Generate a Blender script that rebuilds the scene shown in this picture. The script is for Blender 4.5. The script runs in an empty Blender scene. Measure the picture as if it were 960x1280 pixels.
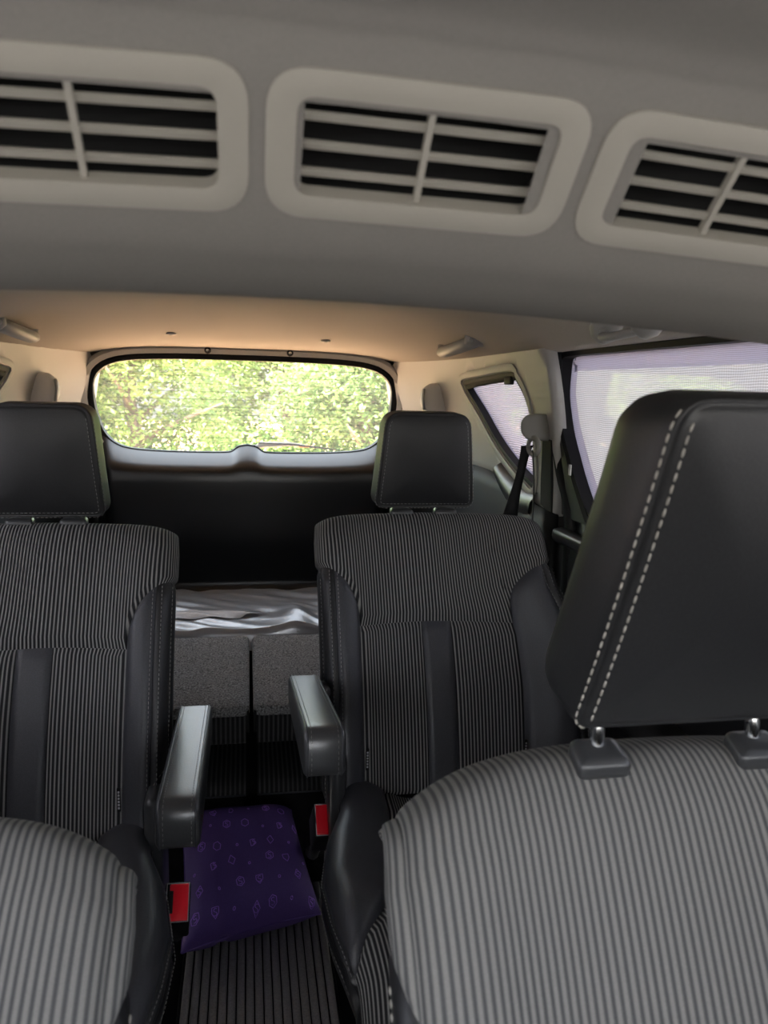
import bpy, bmesh, math, random
import numpy as np
from mathutils import Vector, Matrix
from mathutils.geometry import delaunay_2d_cdt
from math import sin, cos, pi, radians, sqrt, atan2

random.seed(7)
SC = bpy.context.scene
COL = SC.collection

# ------------------------------------------------------------------ camera
PSI, TH, RO, EYE = radians(10.2), radians(8.95), radians(1.5), Vector((0, 0, 1.15))
fw = Vector((sin(PSI) * cos(TH), cos(PSI) * cos(TH), -sin(TH)))
r0 = Vector((cos(PSI), -sin(PSI), 0))
u0 = r0.cross(fw)
rt = r0 * cos(RO) + u0 * sin(RO)
up = u0 * cos(RO) - r0 * sin(RO)
cd = bpy.data.cameras.new('camera')
cam = bpy.data.objects.new('camera', cd)
COL.objects.link(cam)
m = Matrix((rt, up, -fw)).transposed().to_4x4()
m.translation = EYE
cam.matrix_world = m
cd.sensor_fit = 'VERTICAL'
cd.sensor_height = 36
cd.lens = 27.0
cd.clip_start = 0.01
cd.dof.use_dof = True
cd.dof.focus_distance = 1.6
cd.dof.aperture_fstop = 7.5
SC.camera = cam

# ------------------------------------------------------------------ sky, sun, exposure
W = bpy.data.worlds.new('sky')
SC.world = W
W.use_nodes = True
nt = W.node_tree
sky = nt.nodes.new('ShaderNodeTexSky')
sky.sky_type = 'NISHITA'
sky.sun_disc = False
sky.sun_elevation = radians(58)
sky.sun_rotation = radians(200)
sky.air_density = 1.0
sky.dust_density = 3.5
sky.ozone_density = 1.0
hs = nt.nodes.new('ShaderNodeHueSaturation')
hs.inputs['Saturation'].default_value = 0.35
nt.links.new(sky.outputs[0], hs.inputs['Color'])
nt.links.new(hs.outputs[0], nt.nodes['Background'].inputs['Color'])
nt.nodes['Background'].inputs['Strength'].default_value = 1.1
sd = bpy.data.lights.new('sun', 'SUN')
sd.energy = 17.5
sd.angle = radians(0.6)
sd.color = (1.0, 0.95, 0.86)
sun = bpy.data.objects.new('sun', sd)
COL.objects.link(sun)
sun.rotation_euler = (radians(32), 0, radians(-20))      # from the front of the car, high up
SC.view_settings.view_transform = 'Standard'
SC.view_settings.look = 'None'
SC.view_settings.gamma = 1.0
SC.view_settings.exposure = 1.25
SC.cycles.max_bounces = 12
SC.cycles.diffuse_bounces = 6
SC.cycles.transparent_max_bounces = 24
SC.cycles.sample_clamp_indirect = 6.0


def portal(name, loc, direction, sx, sy):
    """marks an opening of the cabin to the sampler: gives no light of its own"""
    d = bpy.data.lights.new(name, 'AREA')
    d.shape = 'RECTANGLE'
    d.size, d.size_y = sx, sy
    d.cycles.is_portal = True
    o = bpy.data.objects.new(name, d)
    COL.objects.link(o)
    o.location = loc
    o.rotation_euler = Vector(direction).to_track_quat('-Z', 'Y').to_euler()


portal('windscreen_portal', (0, -1.16, 1.1), (0, 1, 0), 1.5, 0.8)
portal('rear_portal', (0, 3.0, 1.08), (0, -1, 0), 1.2, 0.42)

# ------------------------------------------------------------------ materials
def N(t, kind, **kw):
    n = t.nodes.new(kind)
    for k, v in kw.items():
        setattr(n, k, v)
    return n


def base_mat(name, col, rough=0.6, metal=0.0, spec=0.5):
    mt = bpy.data.materials.new(name)
    mt.use_nodes = True
    b = mt.node_tree.nodes['Principled BSDF']
    b.inputs['Base Color'].default_value = (*col, 1)
    b.inputs['Roughness'].default_value = rough
    b.inputs['Metallic'].default_value = metal
    b.inputs['Specular IOR Level'].default_value = spec
    return mt, mt.node_tree, b


def grained(name, col, rough, scale, bump, var=0.15, metal=0.0, spec=0.5, kind='noise', dist=0.002):
    mt, t, b = base_mat(name, col, rough, metal, spec)
    tc = N(t, 'ShaderNodeTexCoord')
    if kind == 'voronoi':
        tex = N(t, 'ShaderNodeTexVoronoi'); out = tex.outputs['Distance']
    else:
        tex = N(t, 'ShaderNodeTexNoise'); out = tex.outputs['Fac']; tex.inputs['Detail'].default_value = 4
    tex.inputs['Scale'].default_value = scale
    t.links.new(tc.outputs['Object'], tex.inputs['Vector'])
    if var:
        mp = N(t, 'ShaderNodeMapRange')
        mp.inputs['From Min'].default_value = 0.25; mp.inputs['From Max'].default_value = 0.75
        mp.inputs['To Min'].default_value = 1 - var; mp.inputs['To Max'].default_value = 1 + var
        t.links.new(out, mp.inputs['Value'])
        vm = N(t, 'ShaderNodeVectorMath', operation='SCALE')
        vm.inputs[0].default_value = col
        t.links.new(mp.outputs[0], vm.inputs['Scale'])
        t.links.new(vm.outputs[0], b.inputs['Base Color'])
    if bump:
        bp = N(t, 'ShaderNodeBump')
        bp.inputs['Strength'].default_value = bump
        bp.inputs['Distance'].default_value = dist
        t.links.new(out, bp.inputs['Height'])
        t.links.new(bp.outputs[0], b.inputs['Normal'])
    return mt


def stripe_mat(name, period, light, dark, width=0.5):
    """ribbed seat cloth: ribs across the U direction of the UV map (metres)"""
    mt, t, b = base_mat(name, light, 0.85, 0, 0.25)
    uv = N(t, 'ShaderNodeUVMap')
    sp = N(t, 'ShaderNodeSeparateXYZ')
    t.links.new(uv.outputs[0], sp.inputs[0])
    mul = N(t, 'ShaderNodeMath', operation='MULTIPLY'); mul.inputs[1].default_value = 1 / period
    t.links.new(sp.outputs['X'], mul.inputs[0])
    pp = N(t, 'ShaderNodeMath', operation='PINGPONG'); pp.inputs[1].default_value = 0.5
    t.links.new(mul.outputs[0], pp.inputs[0])
    mr = N(t, 'ShaderNodeMapRange', interpolation_type='SMOOTHSTEP')
    mr.inputs['From Min'].default_value = 0.5 * (1 - width) - 0.13
    mr.inputs['From Max'].default_value = 0.5 * (1 - width) + 0.13
    t.links.new(pp.outputs[0], mr.inputs['Value'])
    tc = N(t, 'ShaderNodeTexCoord')
    nz = N(t, 'ShaderNodeTexNoise'); nz.inputs['Scale'].default_value = 900
    t.links.new(tc.outputs['Object'], nz.inputs['Vector'])
    mx = N(t, 'ShaderNodeMix', data_type='RGBA')
    mx.inputs['A'].default_value = (*dark, 1); mx.inputs['B'].default_value = (*light, 1)
    t.links.new(mr.outputs[0], mx.inputs['Factor'])
    mm = N(t, 'ShaderNodeMapRange'); mm.inputs['To Min'].default_value = 0.75; mm.inputs['To Max'].default_value = 1.25
    t.links.new(nz.outputs['Fac'], mm.inputs['Value'])
    vm = N(t, 'ShaderNodeVectorMath', operation='SCALE')
    t.links.new(mx.outputs['Result'], vm.inputs[0]); t.links.new(mm.outputs[0], vm.inputs['Scale'])
    t.links.new(vm.outputs[0], b.inputs['Base Color'])
    bp = N(t, 'ShaderNodeBump'); bp.inputs['Strength'].default_value = 0.35; bp.inputs['Distance'].default_value = 0.0015
    t.links.new(mr.outputs[0], bp.inputs['Height'])
    t.links.new(bp.outputs[0], b.inputs['Normal'])
    return mt


def glass_mat(name, tint, haze=0.0):
    mt = bpy.data.materials.new(name); mt.use_nodes = True
    t = mt.node_tree
    t.nodes.remove(t.nodes['Principled BSDF'])
    tr = N(t, 'ShaderNodeBsdfTransparent'); tr.inputs[0].default_value = (*tint, 1)
    gl = N(t, 'ShaderNodeBsdfGlossy'); gl.inputs['Roughness'].default_value = 0.02
    fr = N(t, 'ShaderNodeFresnel'); fr.inputs[0].default_value = 1.3
    mx = N(t, 'ShaderNodeMixShader')
    t.links.new(fr.outputs[0], mx.inputs[0]); t.links.new(tr.outputs[0], mx.inputs[1]); t.links.new(gl.outputs[0], mx.inputs[2])
    out = t.nodes['Material Output']
    if haze:
        df = N(t, 'ShaderNodeBsdfTranslucent'); df.inputs[0].default_value = (.8, .8, .8, 1)
        m2 = N(t, 'ShaderNodeMixShader'); m2.inputs[0].default_value = haze
        t.links.new(mx.outputs[0], m2.inputs[1]); t.links.new(df.outputs[0], m2.inputs[2])
        t.links.new(m2.outputs[0], out.inputs[0])
    else:
        t.links.new(mx.outputs[0], out.inputs[0])
    return mt


def mesh_shade_mat(name, thread, open_frac, period):
    """woven sun-shade net: fine rows of pale thread with see-through gaps"""
    mt = bpy.data.materials.new(name); mt.use_nodes = True
    t = mt.node_tree
    t.nodes.remove(t.nodes['Principled BSDF'])
    tc = N(t, 'ShaderNodeTexCoord')
    sp = N(t, 'ShaderNodeSeparateXYZ'); t.links.new(tc.outputs['Object'], sp.inputs[0])
    fac = []
    for ax, per in (('Z', period), ('Y', period * 1.4)):
        mu = N(t, 'ShaderNodeMath', operation='MULTIPLY'); mu.inputs[1].default_value = 1 / per
        t.links.new(sp.outputs[ax], mu.inputs[0])
        nz = N(t, 'ShaderNodeTexNoise'); nz.inputs['Scale'].default_value = 14
        t.links.new(tc.outputs['Object'], nz.inputs['Vector'])
        ad = N(t, 'ShaderNodeMath', operation='MULTIPLY_ADD'); ad.inputs[1].default_value = 1.6
        t.links.new(nz.outputs['Fac'], ad.inputs[0]); t.links.new(mu.outputs[0], ad.inputs[2])
        p = N(t, 'ShaderNodeMath', operation='PINGPONG'); p.inputs[1].default_value = 0.5
        t.links.new(ad.outputs[0], p.inputs[0])
        g = N(t, 'ShaderNodeMapRange', interpolation_type='SMOOTHSTEP')
        g.inputs['From Min'].default_value = 0.10; g.inputs['From Max'].default_value = 0.40
        t.links.new(p.outputs[0], g.inputs['Value'])
        fac.append(g.outputs[0])
    mul = N(t, 'ShaderNodeMath', operation='MULTIPLY_ADD'); mul.inputs[1].default_value = 0.75
    t.links.new(fac[0], mul.inputs[0])
    s2 = N(t, 'ShaderNodeMath', operation='MULTIPLY'); s2.inputs[1].default_value = 0.25
    t.links.new(fac[1], s2.inputs[0]); t.links.new(s2.outputs[0], mul.inputs[2])
    sc = N(t, 'ShaderNodeMath', operation='MULTIPLY'); sc.inputs[1].default_value = open_frac * 2
    sc.use_clamp = True
    t.links.new(mul.outputs[0], sc.inputs[0])
    tl = N(t, 'ShaderNodeBsdfTranslucent'); tl.inputs[0].default_value = (*thread, 1)
    df = N(t, 'ShaderNodeBsdfDiffuse'); df.inputs[0].default_value = (*thread, 1)
    m1 = N(t, 'ShaderNodeMixShader'); m1.inputs[0].default_value = 0.35
    t.links.new(tl.outputs[0], m1.inputs[1]); t.links.new(df.outputs[0], m1.inputs[2])
    tr = N(t, 'ShaderNodeBsdfTransparent')
    m2 = N(t, 'ShaderNodeMixShader')
    t.links.new(sc.outputs[0], m2.inputs[0]); t.links.new(m1.outputs[0], m2.inputs[1]); t.links.new(tr.outputs[0], m2.inputs[2])
    t.links.new(m2.outputs[0], t.nodes['Material Output'].inputs[0])
    return mt


def leaf_mat(name, c1, c2):
    mt, t, b = base_mat(name, c1, 0.5)
    oi = N(t, 'ShaderNodeTexCoord')
    nz = N(t, 'ShaderNodeTexNoise'); nz.inputs['Scale'].default_value = 5.0; nz.inputs['Detail'].default_value = 3
    t.links.new(oi.outputs['Object'], nz.inputs['Vector'])
    mr = N(t, 'ShaderNodeMapRange'); mr.inputs['From Min'].default_value = .35; mr.inputs['From Max'].default_value = .65
    t.links.new(nz.outputs['Fac'], mr.inputs['Value'])
    mx = N(t, 'ShaderNodeMix', data_type='RGBA')
    mx.inputs['A'].default_value = (*c1, 1); mx.inputs['B'].default_value = (*c2, 1)
    t.links.new(mr.outputs[0], mx.inputs['Factor'])
    t.links.new(mx.outputs['Result'], b.inputs['Base Color'])
    tl = N(t, 'ShaderNodeBsdfTranslucent')
    t.links.new(mx.outputs['Result'], tl.inputs[0])
    ms = N(t, 'ShaderNodeMixShader'); ms.inputs[0].default_value = 0.4
    t.links.new(b.outputs[0], ms.inputs[1]); t.links.new(tl.outputs[0], ms.inputs[2])
    t.links.new(ms.outputs[0], t.nodes['Material Output'].inputs[0])
    return mt


M = {
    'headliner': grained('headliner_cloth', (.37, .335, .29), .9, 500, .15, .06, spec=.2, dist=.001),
    'duct': grained('shaded_duct_cloth', (.225, .213, .195), .85, 400, .1, .05, spec=.25, dist=.001),  # same cloth as the headliner, with the dimmer front light put into its colour
    'vent': grained('vent_plastic', (.37, .352, .305), .5, 900, .03, .03),
    'trim_light': grained('pale_pillar_plastic', (.38, .37, .34), .5, 700, .06, .03, dist=.001),
    'trim_dark': grained('dark_trim_plastic', (.012, .0125, .0125), .6, 600, .15, .1, spec=.3, dist=.001),
    'tail_dark': grained('tailgate_trim_plastic', (.011, .0115, .013), .32, 700, .08, .1, spec=.6, dist=.0006),
    'door_dark': grained('door_plastic', (.010, .010, .011), .4, 600, .1, .1, dist=.001),
    'rubber': grained('black_rubber', (.006, .006, .0065), .6, 300, .05, .1, spec=.25),
    'leather': grained('black_leather', (.017, .0173, .019), .42, 420, .06, .12, kind='voronoi', dist=.0012),
    'leather_grey': grained('centre_strip_leather', (.041, .042, .049), .45, 420, .12, .1, kind='voronoi', dist=.0012),
    'leather_shiny': grained('armrest_leather', (.036, .037, .040), .36, 420, .08, .1, spec=1.0, kind='voronoi', dist=.001),
    'thread': grained('pale_thread', (.42, .40, .36), .8, 900, 0, .1),
    'thread_dim': grained('grey_thread', (.26, .255, .25), .8, 900, 0, .1),
    'stripe': stripe_mat('ribbed_cloth', .0070, (.24, .235, .23), (.015, .0155, .0175), .37),
    'stripe_front': stripe_mat('ribbed_cloth_front', .0078, (.19, .185, .175), (.065, .066, .068), .55),
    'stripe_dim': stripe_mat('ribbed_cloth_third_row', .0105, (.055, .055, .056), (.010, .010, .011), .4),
    'carpet': grained('grey_carpet', (.22, .22, .222), .95, 260, .9, .95, spec=.1, dist=.004),
    'floor': grained('black_carpet', (.008, .008, .009), .95, 500, .5, .4, spec=.1),
    'mat': grained('ribbed_rubber_mat', (.32, .322, .325), .45, 300, .1, .2),
    'chrome': base_mat('polished_steel', (.75, .76, .78), .12, 1.0)[0],
    'bezel': grained('satin_black_plastic', (.040, .041, .044), .32, 900, .03, .05),
    'silver': base_mat('silver_sheet', (.36, .365, .38), .3, .55)[0],
    'silver_back': grained('pale_sheet_lining', (.55, .55, .57), .5, 90, .25, .08, dist=.004),
    'red': base_mat('red_buckle_plastic', (.95, .012, .03), .35)[0],
    'purple': grained('purple_cloth', (.078, .042, .20), .75, 500, .2, .15, dist=.001),
    'print': base_mat('lilac_print', (.30, .14, .68), .7)[0],
    'belt': grained('black_webbing', (.008, .008, .009), .7, 900, .3, .1),
    'grey_plastic': grained('grey_belt_plastic', (.30, .295, .27), .45, 700, .04, .03),
    'anchor': grained('pale_anchor_plastic', (.62, .61, .57), .5, 700, .04, .03),
    'white': base_mat('white_sticker', (.7, .7, .66), .6)[0],
    'dust': base_mat('grey_label_print', (.4, .4, .42), .6)[0],
    'cavity': base_mat('vent_dark_inside', (.004, .004, .004), .8)[0],
    'glass_rear': glass_mat('rear_glass', (.82, .85, .82), .05),
    'glass_front': glass_mat('dimming_windscreen_glass', (.56, .56, .56)),
    'glass_side': glass_mat('side_glass', (.27, .27, .28)),
    'shade': mesh_shade_mat('sun_shade_net', (.80, .80, .82), .3, .0042),
    'shade_q': mesh_shade_mat('small_sun_shade_net', (.84, .78, .88), .36, .006),
    'shade_edge': mesh_shade_mat('sun_shade_edge', (.52, .49, .62), .25, .003),
    'line': base_mat('heating_line', (.05, .03, .02), .6)[0],
    'paving': grained('grey_paving', (.36, .35, .34), .9, 3, .5, .2, spec=.1, dist=.03),
    'ground': grained('dry_brick_earth', (.62, .39, .24), .95, 3, .5, .3, spec=.1, dist=.05),
    'leaf_a': leaf_mat('leaf_bright', (.08, .16, .03), (.32, .44, .12)),
    'leaf_b': leaf_mat('leaf_mid', (.06, .12, .035), (.24, .35, .11)),
    'leaf_c': leaf_mat('leaf_dusty', (.12, .17, .07), (.28, .34, .16)),
    'bark': grained('bark', (.16, .12, .09), .9, 12, .6, .3, dist=.02),
    'plaster': grained('white_plaster', (.75, .73, .70), .9, 6, .2, .06),
    'amber': base_mat('amber_plastic', (.7, .2, .02), .4)[0],
    'carpaint': base_mat('pale_body_paint', (.55, .55, .57), .35, .2)[0],
}

# ------------------------------------------------------------------ object helpers
def tag(o, label=None, cat=None, group=None, kind=None):
    for k, v in (('label', label), ('category', cat), ('group', group), ('kind', kind)):
        if v:
            o[k] = v
    return o


def empty(name, loc, label=None, cat=None, group=None, kind=None, rz=0.0):
    o = bpy.data.objects.new(name, None)
    o.empty_display_size = 0.05
    COL.objects.link(o)
    o.location = loc
    o.rotation_euler = (0, 0, rz)
    return tag(o, label, cat, group, kind)


def mesh(name, verts, faces, mat, parent=None, smooth=True, uv=None, label=None, kind=None, angle=None):
    me = bpy.data.meshes.new(name)
    me.from_pydata([tuple(v) for v in verts], [], [tuple(f) for f in faces])
    me.update()
    if uv is not None:
        l = me.uv_layers.new(name='UVMap')
        vi = np.empty(len(me.loops), dtype=np.int32)
        me.loops.foreach_get('vertex_index', vi)
        l.data.foreach_set('uv', np.asarray(uv, dtype=np.float32)[vi].ravel())
    me.materials.append(M[mat] if isinstance(mat, str) else mat)
    if smooth:
        me.polygons.foreach_set('use_smooth', [True] * len(me.polygons))
        if angle:
            me.set_sharp_from_angle(angle=radians(angle))
    o = bpy.data.objects.new(name, me)
    COL.objects.link(o)
    o.parent = parent
    return tag(o, label, None, None, kind)


class MB:
    """collects shapes for one mesh"""
    def __init__(s): s.v, s.f = [], []
    def add(s, v, f):
        k = len(s.v)
        s.v += [tuple(p) for p in v]
        s.f += [tuple(i + k for i in q) for q in f]
    def box(s, c, d, R=None, bevel=0.0, seg=2):
        bm = bmesh.new()
        bmesh.ops.create_cube(bm, size=1)
        for v in bm.verts:
            v.co = Vector((v.co.x * d[0], v.co.y * d[1], v.co.z * d[2]))
        if bevel:
            bmesh.ops.bevel(bm, geom=bm.edges[:], offset=bevel, segments=seg, affect='EDGES', profile=.5)
        c = Vector(c)
        vs = [(R @ v.co if R else v.co) + c for v in bm.verts]
        bm.verts.index_update()
        s.add(vs, [[v.index for v in f.verts] for f in bm.faces])
        bm.free()
        return s
    def tube(s, pts, r, n=8, cap=True):
        pts = [Vector(p) for p in pts]
        rs = r if isinstance(r, (list, tuple)) else [r] * len(pts)
        V, Fc = [], []
        ref = None
        for i, p in enumerate(pts):
            t = (pts[min(i + 1, len(pts) - 1)] - pts[max(i - 1, 0)]).normalized()
            if ref is None:
                ref = Vector((0, 0, 1)) if abs(t.z) < .9 else Vector((1, 0, 0))
            a = (ref - t * ref.dot(t)).normalized()
            ref = a
            b = t.cross(a)
            rr = rs[i] if isinstance(rs[i], tuple) else (rs[i], rs[i])
            for k in range(n):
                w = 2 * pi * k / n
                V.append(p + a * cos(w) * rr[0] + b * sin(w) * rr[1])
        for i in range(len(pts) - 1):
            for k in range(n):
                k2 = (k + 1) % n
                Fc.append((i * n + k, i * n + k2, (i + 1) * n + k2, (i + 1) * n + k))
        if cap:
            Fc.append(tuple(range(n - 1, -1, -1)))
            Fc.append(tuple((len(pts) - 1) * n + k for k in range(n)))
        s.add(V, Fc)
        return s
    def out(s, name, mat, parent=None, **kw):
        return mesh(name, s.v, s.f, mat, parent, **kw)


def cr(pts, t):
    """Catmull-Rom through pts at index t"""
    n = len(pts) - 1
    t = min(max(t, 0), n)
    i = min(int(t), n - 1)
    f = t - i
    p = [np.asarray(pts[min(max(i + k, 0), n)], float) for k in (-1, 0, 1, 2)]
    return .5 * (2 * p[1] + (p[2] - p[0]) * f + (2 * p[0] - 5 * p[1] + 4 * p[2] - p[3]) * f * f + (3 * p[1] - p[0] - 3 * p[2] + p[3]) * f ** 3)


def crs(pts, n, closed=False):
    if closed:
        L = len(pts)
        q = [pts[-1]] + list(pts) + [pts[0], pts[1]]
        return [cr(q, 1 + L * i / n) for i in range(n)]
    return [cr(pts, (len(pts) - 1) * i / (n - 1)) for i in range(n)]


def grid_faces(nu, nv, closed_u=False):
    F = []
    for j in range(nv - 1):
        for i in range(nu if closed_u else nu - 1):
            i2 = (i + 1) % nu
            F.append((j * nu + i, j * nu + i2, (j + 1) * nu + i2, (j + 1) * nu + i))
    return F


def surf(fn, us, vs):
    return [fn(u, v) for v in vs for u in us], grid_faces(len(us), len(vs))


def lin(a, b, n):
    return [a + (b - a) * i / (n - 1) for i in range(n)]


def smooth01(x):
    x = min(max(x, 0), 1)
    return x * x * (3 - 2 * x)


def solidify(o, t, off=-1):
    md = o.modifiers.new('thickness', 'SOLIDIFY')
    md.thickness = t
    md.offset = off
    return o


def round_poly(pts, r, n=5):
    """round the corners of a convex 2D polygon"""
    out = []
    L = len(pts)
    rr = r if isinstance(r, (list, tuple)) else [r] * L
    for i in range(L):
        p0, p, p1 = (Vector(pts[(i + k) % L]) for k in (-1, 0, 1))
        a, b = (p0 - p), (p1 - p)
        d = min(rr[i], a.length * .49, b.length * .49)
        A, B = p + a.normalized() * d, p + b.normalized() * d
        for k in range(n + 1):
            t = k / n
            out.append(tuple(A * (1 - t) ** 2 + p * 2 * t * (1 - t) + B * t * t))
    return out


def inset(pts, d):
    """move a closed 2D loop (counter-clockwise) inward by d"""
    L = len(pts)
    area = sum(pts[i][0] * pts[(i + 1) % L][1] - pts[(i + 1) % L][0] * pts[i][1] for i in range(L))
    sg = 1 if area > 0 else -1
    out = []
    for i in range(L):
        a, b = Vector(pts[i - 1]), Vector(pts[(i + 1) % L])
        t = (b - a)
        if t.length < 1e-9:
            out.append(tuple(pts[i])); continue
        t.normalize()
        out.append((pts[i][0] - t.y * d * sg, pts[i][1] + t.x * d * sg))
    return out


def pillow_body(outline, rings, fmap, front=(.75, .5, .25), dome=.01, back_dome=0.0):
    """solid cushion: outline (2D loop), rings (inset, depth) from front to back, a domed front; fmap(a, b, depth) -> 3D"""
    n = len(outline)
    cx = sum(p[0] for p in outline) / n
    cy = sum(p[1] for p in outline) / n
    V, F = [], []
    ring0 = inset(outline, rings[0][0])
    V.append(fmap(cx, cy, rings[0][1] - dome))
    fr = list(reversed(front))
    for k in fr:
        for p in ring0:
            V.append(fmap(cx + (p[0] - cx) * k, cy + (p[1] - cy) * k, rings[0][1] - dome * (1 - k ** 3)))
    for d, y in rings:
        for p in (inset(outline, d) if d else outline):
            V.append(fmap(p[0], p[1], y))
    tot = len(fr) + len(rings)
    for i in range(n):
        F.append((0, 1 + (i + 1) % n, 1 + i))
    for j in range(tot - 1):
        for i in range(n):
            a, b = 1 + j * n + i, 1 + j * n + (i + 1) % n
            F.append((a, b, b + n, a + n))
    last = rings[-1]
    V.append(fmap(cx, cy, last[1] + back_dome))
    c = len(V) - 1
    for i in range(n):
        a, b = 1 + (tot - 1) * n + i, 1 + (tot - 1) * n + (i + 1) % n
        F.append((a, b, c))
    return V, F


def stitches(mb, pts, dash=.006, gap=.003, r=.0007):
    """a row of little thread stitches lying along a polyline"""
    pts = [Vector(p) for p in pts]
    seg = [0]
    for a, b in zip(pts, pts[1:]):
        seg.append(seg[-1] + (b - a).length)
    def at(s):
        for i in range(len(seg) - 1):
            if s <= seg[i + 1]:
                k = (s - seg[i]) / max(seg[i + 1] - seg[i], 1e-9)
                return pts[i].lerp(pts[i + 1], k)
        return pts[-1]
    s = 0.0
    while s + dash < seg[-1]:
        a, mdl, b = at(s), at(s + dash * .5), at(s + dash)
        if (b - a).length > 1e-5:
            mb.tube([a, mdl, b], [r * .6, r, r * .6], 5)
        s += dash + gap


def in_poly(p, poly):
    x, y = p
    c = False
    for i in range(len(poly)):
        (x1, y1), (x2, y2) = poly[i - 1], poly[i]
        if (y1 > y) != (y2 > y) and x < (x2 - x1) * (y - y1) / (y2 - y1) + x1:
            c = not c
    return c


def resample(poly, step):
    out = []
    for i in range(len(poly)):
        a, b = Vector(poly[i]), Vector(poly[(i + 1) % len(poly)])
        k = max(1, int((b - a).length / step))
        out += [tuple(a.lerp(b, j / k)) for j in range(k)]
    return out


def panel2d(name, outer, holes, fmap, mat, parent=None, step=.05, thick=.02, off=-1, flip=False, **kw):
    """a sheet cut from a 2D outline with holes, bent by fmap"""
    loops = [resample(outer, step)] + [resample(h, step) for h in holes]
    V, E = [], []
    for lp in loops:
        k = len(V)
        V += lp
        E += [(k + i, k + (i + 1) % len(lp)) for i in range(len(lp))]
    xs = [p[0] for p in outer]; ys = [p[1] for p in outer]
    x = min(xs) + step * .6
    bd = [Vector(p) for p in V]
    while x < max(xs):
        y = min(ys) + step * .6
        while y < max(ys):
            p = (x, y)
            if in_poly(p, loops[0]) and not any(in_poly(p, h) for h in loops[1:]) and min((Vector(p) - q).length for q in bd) > step * .45:
                V.append(p)
            y += step
        x += step
    r = delaunay_2d_cdt([Vector(p) for p in V], E, [], 0, 1e-6)
    vv = r[0]
    F = []
    for f in r[2]:
        c = sum((vv[i] for i in f), Vector((0, 0))) / len(f)
        if in_poly(c, loops[0]) and not any(in_poly(c, h) for h in loops[1:]):
            F.append(tuple(reversed(f)) if flip else tuple(f))
    o = mesh(name, [fmap(p[0], p[1]) for p in vv], F, mat, parent, **kw)
    if thick:
        solidify(o, thick, off)
    return o


def ring2d(name, loop_in, loop_out, fmap, d0, d1, mat, parent, bulge=0.0, **kw):
    """a frame between two loops of equal length with depth from d0 (front) to d1"""
    n = len(loop_in)
    mid = [((a[0] + b[0]) / 2, (a[1] + b[1]) / 2) for a, b in zip(loop_in, loop_out)]
    rows = [(loop_in, d1), (loop_in, d0), (mid, d0 - bulge), (loop_out, d0), (loop_out, d1)]
    V = [fmap(p[0], p[1], d) for lp, d in rows for p in lp]
    F = []
    for j in range(len(rows)):
        j2 = (j + 1) % len(rows)
        for i in range(n):
            i2 = (i + 1) % n
            F.append((j * n + i, j * n + i2, j2 * n + i2, j2 * n + i))
    return mesh(name, V, F, mat, parent, angle=40, **kw)

# ------------------------------------------------------------------ the cabin shell
def wall_x(Y, z):
    b = .715
    if z > .9:
        b -= .045 * ((z - .9) / .36) ** 2
    if Y > 2.25:
        b -= .15 * ((Y - 2.25) / .65) ** 2.2
    return b


def roof_c(Y):
    return 1.362 - .078 * smooth01((Y - 2.15) / .8) - .02 * smooth01((-Y - .1) / .8)


def roof_z(x, Y):
    zc = roof_c(Y)
    hw = .68 if Y < 2.3 else .68 - .13 * ((Y - 2.3) / .6) ** 2
    z = zc - (zc - 1.25) * min(1.0, abs(x) / hw) ** 4.5
    # shallow moulded recess in the middle of the rear roof
    rx, ry = abs(x) / .085, abs(Y - 2.48) / .16
    z += .006 * (1 - smooth01((max(rx, ry) - .75) / .4))
    return z


xs_ = sorted(set(lin(-.75, .75, 61)))
ys_ = lin(-1.15, 2.93, 84)
v_, f_ = surf(lambda x, Y: (x, Y, roof_z(x, Y)), xs_, ys_)
ceiling = mesh('ceiling', v_, [tuple(reversed(q)) for q in f_], 'headliner', kind='structure')
solidify(ceiling, .03)

# floor: black carpet in the footwell, the raised load floor behind
prof = [(-1.15, 0.0), (1.66, 0.0), (1.70, .03), (1.72, .20), (1.75, .25), (2.1, .30), (2.86, .33), (2.95, .34)]
v_, f_ = surf(lambda x, k: (x, prof[k][0], prof[k][1]), lin(-.75, .75, 4), range(len(prof)))
floor = mesh('floor', v_, f_, 'floor', kind='structure', smooth=False)
solidify(floor, .03)

QW = [(2.40, 1.19), (2.17, 1.202), (1.955, 1.207), (1.925, 1.19), (1.88, 1.15), (1.85, 1.09), (1.838, 1.0), (1.836, .935), (1.85, .915), (1.90, .925), (2.05, .968), (2.18, 1.022), (2.29, 1.085), (2.38, 1.14), (2.41, 1.17)]
QW = [tuple(p) for p in crs(QW, 60, True)]
DW = [(1.736, 1.243), (1.744, 1.15), (1.70, 1.06), (1.62, .963), (1.54, .885), (1.50, .868), (1.2, .862), (.80, .858), (.76, .88), (.755, 1.215), (.775, 1.245), (1.2, 1.246), (1.70, 1.248)]
FW = [(.54, 1.24), (.55, .87), (-.55, .85), (-.80, .87), (-.35, 1.20), (-.25, 1.24)]


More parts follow.
